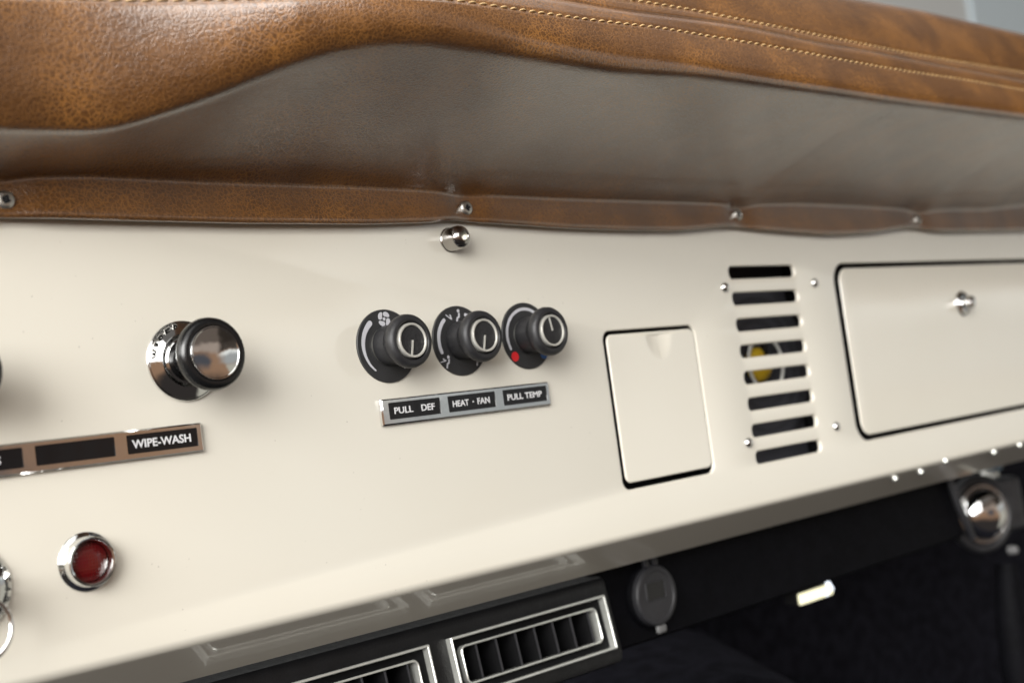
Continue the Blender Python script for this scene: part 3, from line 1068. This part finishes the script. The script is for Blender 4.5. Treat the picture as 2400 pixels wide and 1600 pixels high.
# label plates
def label_plate(name, label, x0, x1, z0, z1, cells, yf=3.0):
    t = thing(name, label, 'label plate', (0, -0.02, 0), 'chrome label plates on the dashboard')
    mb = MB()
    # frame front with windows
    o_ = [Vector(p) for p in rrect(x0, x1, z0, z1, 0.5, -0.9, 4)]
    n0 = len(o_)
    pts_ = list(o_)
    ed = [(i, (i + 1) % n0) for i in range(n0)]
    hs = []
    for c in cells:
        lp = rrect(c[0], c[1], z0 + 3.4, z1 - 2.7, 0.35, 0.25, 4)
        hs.append(lp)
        s0 = len(pts_)
        pts_ += [Vector(p) for p in lp]
        ed += [(s0 + i, s0 + (i + 1) % len(lp)) for i in range(len(lp))]
    rs = delaunay_2d_cdt(pts_, ed, [], 0, 1e-6)
    kp = []
    for q in rs[2]:
        c = sum((rs[0][i] for i in q), Vector((0, 0))) / len(q)
        if inside((c.x, c.y), [tuple(p) for p in o_]) and not any(inside((c.x, c.y), h) for h in hs):
            kp.append(tuple(q))
    mb.add([(p.x, -yf, p.y) for p in rs[0]], kp)
    rings(mb, [[(px, -yf, pz) for px, pz in rrect(x0, x1, z0, z1, 0.5, -0.9, 4)], [(px, -yf + 0.9, pz) for px, pz in rrect(x0, x1, z0, z1, 0.5, -0.1, 4)], [(px, 0, pz) for px, pz in rrect(x0, x1, z0, z1, 0.5, 0, 4)]])
    for c in cells:
        rings(mb, [[(px, -yf, pz) for px, pz in rrect(c[0], c[1], z0 + 3.4, z1 - 2.7, 0.35, 0.25, 4)], [(px, -yf + 0.5, pz) for px, pz in rrect(c[0], c[1], z0 + 3.4, z1 - 2.7, 0.35, 0.21, 4)]])
    mb.build('frame', M_CHROME, t, angle=25)
    for c in cells:
        p = MB().box(c[0] - 0.2, c[1] + 0.2, -yf + 0.45, -yf + 1.6, z0 + 3.2, z1 - 2.5).build('inlay', M_INLAY, t)
        for (tx, x_, w_, h_) in c[2]:
            text('lettering', tx, h_, M_LETTER, p, x_, -yf + 0.33, (z0 + 3.4 + z1 - 2.7) / 2 - h_ / 2, w_, bold=0.02)
    return t


label_plate('label_plate', 'short chrome label plate reading PULL DEF, HEAT FAN and PULL TEMP under the heater knobs', -11.6, 127.6, -47.0, -31.4,
            [(-6.2, 32.8, [('PULL', -2.2, 14.2, 3.9), ('DEF', 18.4, 10.4, 3.9)]), (39.6, 78.4, [('HEAT', 43.3, 13.2, 3.9), ('\u00b7', 59.6, 1.1, 1.1), ('FAN', 63.6, 10.4, 3.9)]),
             (85.7, 124.4, [('PULL TEMP', 89.5, 30.8, 3.9)])])
label_plate('label_plate', 'long chrome label plate reading WIPE-WASH with a blank dark cell, at the left edge', -324.0, -129.2, -48.2, -33.0,
            [(-171.4, -132.6, [('WIPE-WASH', -168.7, 32.6, 4.3)]), (-217.9, -178.3, []), (-264.2, -224.4, [('S', -237.6, 3.1, 4.3)]), (-310.5, -270.8, [])])

# wiper switch: cone escutcheon, dark stem, black ringed knob with a polished dish
def pull_knob(label, x, z, word):
    t = thing('pull_knob', label, 'knob', (x, -0.02, z), 'chrome pull knobs with black rims')
    e = MB().lathe([(21.3, 0.0), (21.3, 0.9), (21.0, 1.4), (20.5, 1.6), (20.0, 1.45), (14.6, 3.5), (14.1, 3.8), (13.4, 3.6), (13.0, 3.6), (12.3, 3.5), (12.0, 4.6), (11.4, 5.0), (10.6, 4.6), (10.2, 3.2), (7.5, 2.6)], 96).build('escutcheon', M_CHROME, t)
    MB().lathe([(7.6, 2.0), (7.4, 9), (8.6, 10), (9.4, 12), (9.6, 19), (11.5, 21.0)], 72, knurl=(2, 4, 0.5)).build('stem', M_GLOSSBLACK, t, angle=20)
    MB().lathe([(9.0, 22.6), (14.6, 23.2), (17.2, 24.2), (18.5, 26.2), (18.8, 28.2), (18.3, 30.6), (17.0, 32.2), (15.4, 32.8), (14.2, 32.5), (13.8, 31.8)], 96, close=False).build('rim', M_GLOSSBLACK, t)
    dp = [(13.95, 31.6), (13.95, 32.9), (13.6, 33.5), (13.1, 33.6), (12.7, 33.3)]
    for k in range(1, 12):
        q = 12.7 * (1 - k / 11.3)
        dp.append((q, 33.3 + 1.3 * (1 - (q / 12.7) ** 2)))
    MB().lathe(dp, 96).build('dish', M_CHROME, t)
    # engraved word following the cone
    if word:
        for ch, ang in word:
            a = math.radians(90 - ang)
            o = text('engraving', ch, 4.6 if ch != 'h' else 3.2, M_INLAY, e, 0, 0, 0, {'W': 4.6, 'I': 1.1, 'h': 2.0}.get(ch, 3.1), bold=0.03, extr=0.25, align='LEFT')
            ol = text('outline', ch, 5.2 if ch != 'h' else 3.7, M_SILVER, o, 0, 0, 0, {'W': 5.3, 'I': 1.8, 'h': 2.6}.get(ch, 3.8), bold=0.03, extr=0.25, align='LEFT')
            mo = ol.data
            ox_ = (min(v.co.x for v in mo.vertices) + max(v.co.x for v in mo.vertices)) / 2
            oz_ = (min(v.co.z for v in mo.vertices) + max(v.co.z for v in mo.vertices)) / 2
            for v in mo.vertices:
                v.co.x -= ox_
                v.co.z -= oz_
            ol.location = (0, 0.00012, 0)
            # middle of the glyph to the local origin, then stand it on the cone
            me = o.data
            cx = (min(v.co.x for v in me.vertices) + max(v.co.x for v in me.vertices)) / 2
            cz = (min(v.co.z for v in me.vertices) + max(v.co.z for v in me.vertices)) / 2
            for v in me.vertices:
                v.co.x -= cx
                v.co.z -= cz
            sl = math.atan2(2.05, 5.4)
            rm = 17.3
            o.location = Vector((rm * math.cos(a), -2.62, rm * math.sin(a))) * MM
            o.rotation_mode = 'QUATERNION'
            from mathutils import Quaternion
            o.rotation_quaternion = Quaternion((0, 1, 0), -(a - PI / 2)) @ Quaternion((1, 0, 0), sl)
    return t


pull_knob('chrome and black wiper pull knob on a round chrome escutcheon engraved WIPER', -133.4, 0.0,
          [('W', -76), ('I', -60), ('P', -46), ('E', -29), ('R', -12), ('h', 14)])
pull_knob('second black rimmed pull knob, just its edge showing at the left border', -258.3, 0.0, None)

# red warning lamp
rl = thing('warning_lamp', 'round red warning lamp in a chrome bezel below the label plate', 'lamp', (-198.0, -0.02, -93.8))
MB().lathe([(14.3, 0), (14.3, 0.8), (13.9, 1.3), (12.3, 2.1), (11.9, 2.8), (11.9, 6.2), (11.7, 7.0), (11.2, 7.3), (10.4, 7.1), (10.1, 6.6), (9.9, 1.2)], 96, close=False).build('bezel', M_CHROME, rl)
MB().lathe([(10.0, 1.6), (9.6, 2.4), (7.5, 3.2), (4.0, 3.7)], 64).build('lens', M_LENS, rl)

# ignition switch at the left border with its key ring
ig = thing('ignition_switch', 'chrome ignition switch engraved START, cut by the left edge', 'ignition switch', (-256.2, -0.02, -97.0))
ie = MB().lathe([(21.3, 0), (21.3, 0.8), (20.8, 1.5), (14.5, 6.2), (13.8, 6.3), (13.2, 5.4), (11.0, 5.2), (9.5, 9.0), (8.5, 9.6)], 96).build('escutcheon', M_CHROME, ig)
from mathutils import Quaternion
for ch, ang in (('S', 68), ('T', 83), ('A', 98), ('R', 113), ('T', 128)):
    a = math.radians(90 - ang)
    o = text('engraving', ch, 3.8, M_INLAY, ie, 0, 0, 0, None, bold=0.02, extr=0.25)
    me = o.data
    cx = (min(v.co.x for v in me.vertices) + max(v.co.x for v in me.vertices)) / 2
    cz = (min(v.co.z for v in me.vertices) + max(v.co.z for v in me.vertices)) / 2
    for v in me.vertices:
        v.co.x -= cx
        v.co.z -= cz
    o.location = Vector((17.8 * math.cos(a), -3.9, 17.8 * math.sin(a))) * MM
    o.rotation_mode = 'QUATERNION'
    o.rotation_quaternion = Quaternion((0, 1, 0), -(a - PI / 2)) @ Quaternion((1, 0, 0), math.atan2(4.7, 6.3))
kr = thing('key_ring', 'steel split ring hanging below the ignition switch at the left edge', 'key ring', (-256.0, -24, -98))
ring_pts = [(-4.5 + 14.5 * math.cos(2 * PI * k / 56), 1.5 * math.sin(2 * PI * k / 56), -15 + 14.5 * math.sin(2 * PI * k / 56)) for k in range(56)]
MB().tube(ring_pts, 1.15, 12, closed=True).build('ring', M_CHROME, kr)
MB().box(-1.1, 1.1, -12, 17, -6, 6, 0.5).build('key', M_STEEL, kr, loc=(0, 0, 0))

# ================================================================== UNDER THE DASH
TILT = math.radians(9)
ac = thing('air_conditioner', 'black grained air conditioning unit hung under the dashboard lip', 'air conditioner', (0, 46, -174))
hb = MB()
hp_ = [(60, 0.5), (6, 0.5), (2.2, -0.6), (0.4, -3.0), (0.0, -6.0), (-7.8, -56.0), (-7.0, -60.0), (-3.0, -62.0), (60, -62.0)]
ends = [(-170.0, 0), (-168.0, 1), (203.0, 1), (206.0, 0.6), (208.5, 0.0)]
vs, fs = [], []
for x, k in ends:
    for yy, zz in hp_:
        vs.append((x, yy + (1 - k) * 3.5, zz * (0.94 + 0.06 * k) - (1 - k) * 1.5))
n_ = len(hp_)
for e in range(len(ends) - 1):
    for i in range(n_ - 1):
        if i == 4 and e == 1:
            continue
        a = e * n_ + i
        fs.append((a, a + 1, a + n_ + 1, a + n_))
fs.append(tuple(range(n_)))
fs.append(tuple((len(ends) - 1) * n_ + i for i in range(n_)))
hb.add(vs, fs)
o_ = [(-168.0, -6.0), (203.0, -6.0), (203.0, -56.0), (-168.0, -56.0)]
pts_ = [Vector(p) for p in o_]
ed = [(i, (i + 1) % 4) for i in range(4)]
hs = []
for vx in (51.5, -111.0):
    lp = rrect(vx + 1.5, vx + 143.5, -12 - 37.0, -12 - 1.5, 1.0, 0, 4)
    hs.append(lp)
    s0 = len(pts_)
    pts_ += [Vector(p) for p in lp]
    ed += [(s0 + i, s0 + (i + 1) % len(lp)) for i in range(len(lp))]
rs = delaunay_2d_cdt(pts_, ed, [], 0, 1e-6)
kp = []
for q in rs[2]:
    c = sum((rs[0][i] for i in q), Vector((0, 0))) / len(q)
    if not any(inside((c.x, c.y), h) for h in hs):
        kp.append(tuple(q))
hb.add([(p.x, (-6.0 - p.y) * -7.8 / 50.0, p.y) for p in rs[0]], kp)
hb.build('housing', M_ABS, ac, angle=30)


def vent(x0, label):
    t = thing('air_vent', label, 'air vent', (x0, 46 - 2.0, -186), 'chrome framed air vents')
    t.rotation_euler = (-TILT, 0, 0)
    w, h = 145.0, 38.5
    # outer frame: chamfered chrome border
    def fr(a, b_, y0, y1, r_, mt, nm, wd):
        mb = MB()
        o0 = rrect(a, w - a, -h + b_, -b_, r_, 0, 6)
        lo = []
        for off, yy in ((0, y0), (0, y1 + 0.5), (-0.5, y1), (-wd + 0.5, y1), (-wd, y1 + 0.5), (-wd, y0)):
            lo.append([(px, yy, pz) for px, pz in rrect(a, w - a, -h + b_, -b_, r_, off, 6)])
        rings(mb, lo)
        return mb.build(nm, mt, t, angle=25)
    fr(0, 0, 4, -4.6, 0.8, M_FRAME, 'outer_frame', 1.7)
    fr(8.6, 6.7, 8, -1.5, 4.4, M_FRAME, 'inner_frame', 1.35)
    # dark tray between the two frames and the duct behind
    mb = MB()
    a = [(px, 1.2, pz) for px, pz in rrect(2.0, w - 2.0, -h + 2.0, -2.0, 0.8, 0, 6)]
    c = [(px, 3.2, pz) for px, pz in rrect(9.2, w - 9.2, -h + 7.3, -7.3, 3.9, 0, 6)]
    e = [(px, 30.0, pz) for px, pz in rrect(10.0, w - 10.0, -h + 8.2, -8.2, 3.2, 0, 6)]
    rings(mb, [a, c, e])
    mb.flat([(p[0], p[2]) for p in e], 30.2, 30.0)
    mb.build('tray', M_DUCT, t, angle=30)
    for k in range(7):
        xx = 9.0 + 15.2 + k * 17.6 - 1.0
        vb = MB().box(-0.55, 0.55, 1.2, 22, -h + 8.1, -8.1, 0.2)
        o = vb.build('vane', M_DUCT, t, loc=(xx, 0, 0))
        MB().box(-0.6, 0.6, 0.4, 1.5, -h + 8.1, -8.1, 0.2).build('vane_edge', M_LID, o)
    return t


vent(51.5, 'chrome framed air vent with black vertical vanes, beside the round socket cover')
vent(-111.0, 'chrome framed air vent cut by the bottom edge of the photo, left of the other')

up = MB()
up.add([(204, 60, -166), (738, 60, -166), (752, 60, -231), (204, 60, -231), (204, 64, -233.5), (752, 64, -233.5), (204, 180, -236), (752, 180, -236)],
       [(0, 1, 2, 3), (3, 2, 5, 4), (4, 5, 7, 6)])
t = thing('under_dash_panel', 'flat black panel under the dashboard right of the air conditioner', 'panel', (0, 0, 0))
up.build('panel', M_PANEL, t, angle=50)
br = MB()
br.tube([(731, 56, -165), (735, 55, -185), (742, 54, -205), (752, 54, -222), (764, 58, -236)], 4.0, 12)
br.build('edge_bracket', M_LID, t)

sk = thing('power_socket', 'round grey rubber socket cover with a square recess and pull tab', 'socket', (264, 59.5, -199))
MB().lathe([(24.5, 0), (24.5, 3.0), (24.0, 3.8), (23, 4.2)], 64).build('bezel', M_PANEL, sk)
MB().lathe([(22.8, 4.0), (22.8, 8.2), (22.2, 9.2), (21.0, 9.8), (18.6, 9.8), (18.0, 9.2), (10, 9.2)], 64).build('cover', M_LID, sk)
sq = MB()
rings(sq, [[(px, -9.25, pz) for px, pz in rrect(-10.5, 10.5, -6.5, 6.5, 1.2, 0.9, 4)], [(px, -9.9, pz) for px, pz in rrect(-10.5, 10.5, -6.5, 6.5, 1.2, 0.6, 4)], [(px, -9.9, pz) for px, pz in rrect(-10.5, 10.5, -6.5, 6.5, 1.2, 0.0, 4)], [(px, -9.3, pz) for px, pz in rrect(-10.5, 10.5, -6.5, 6.5, 1.2, -0.2, 4)]])
sq.build('recess_border', M_LID, sk, loc=(-1, 0, 4.0))
MB().flat(rrect(-10.3, 10.3, -6.3, 6.3, 1.0), -9.2, -9.32).build('recess', M_INLAY, sk, loc=(-1, 0, 4.0))
MB().box(-5.2, 5.2, -8.6, -4.6, -29, -22.2, 1.9, 3).build('pull_tab', M_TAB, sk, loc=(2.0, 0, 0))
for x in (-5, 5):
    MB().box(-2.4, 2.4, -8.4, -3.6, 21.8, 27.5, 1.0).build('hinge_lug', M_LID, sk, loc=(x, 0, 0))

# far side of the footwell
ht = thing('kick_panel_lamp', 'round chrome domed lamp on the dark kick panel at far right', 'lamp', (852, 92, -223))
ht.rotation_euler = (0, 0, math.radians(-22))
ht.scale = (0.86, 0.86, 0.86)
dp = []
for k in range(15):
    a = math.radians(90 * k / 14)
    dp.append((33.5 * math.cos(a) if k < 14 else 0.8, 5 + 21 * math.sin(a)))
MB().lathe([(41, -20), (41, 0), (40, 3), (38, 4), (36, 4)], 64).build('base', M_PANEL, ht)
rp = []
for k in range(17):
    a = 2 * PI * k / 16
    rp.append((36.0 + 2.3 * math.cos(a), 6.0 + 2.3 * math.sin(a)))
MB().lathe(rp, 72, close=False).build('bezel', M_CHROME, ht)
MB().lathe([(33.8, 3)] + dp, 72).build('dome', M_CHROME, ht)
tp_ = []
for k in range(25):
    a = 2 * PI * k / 24
    tp_.append((44.0 + 6.0 * math.cos(a), 1.0 + 7.0 * math.sin(a)))
MB().lathe(tp_, 64, close=False).build('housing', M_BLACKPL, ht)
MB().box(28, 74, -2, 30, -30, 40, 8, 3).build('side_bracket', M_BLACKPL, ht)
gh = thing('grab_lever', 'dark grey lever standing below the chrome dome at the right edge', 'lever', (872, 84, -330))
MB().tube([(0, 0, -110), (-4, 0, -60), (-2, 0, 0), (6, 0, 48)], [19, 18, 15, 11], 24).build('handle', M_PANEL, gh)
MB().lathe([(5.0, -4), (5.0, 2), (4, 5), (2, 6)], 32).build('button', M_TAB, gh, loc=(10, -8, 62))
fb = thing('cable_plug', 'small steel plug with a bluish lens near the right border', 'plug', (905, 96, -188))
MB().lathe([(7, -12), (7, 2), (6, 4), (2, 5)], 32).build('body', M_STEEL, fb)
MB().lathe([(5, -6), (5, 3), (3, 5)], 32).build('lens', simple('bluish_glass', (0.12, 0.2, 0.28), 0.1), fb, loc=(11, 0, 9))
fpl = thing('footwell_lamp', 'small lit footwell lamp with pale yellow lens under the panel', 'lamp', (611, 150, -263))
fpl.scale = (0.82, 0.82, 0.82)
MB().box(-38, 38, 2, 22, -9, 11, 3).build('housing', M_VOID, fpl)
MB().box(-36, 34, -1, 3, -9, 4, 2).build('lens', M_LAMP, fpl)
MB().box(-4, 4, -1.5, 4, -8, 2, 2, M=Matrix.Translation((20, 0, -1))).build('led', M_LAMPW, fpl)
lb = MB().box(-2.5, 2.5, -1.8, 3, -8, 9, 2).build('led', M_LAMPW, fpl, loc=(30, 0, 2))
lb.rotation_euler = (0, math.radians(-35), 0)
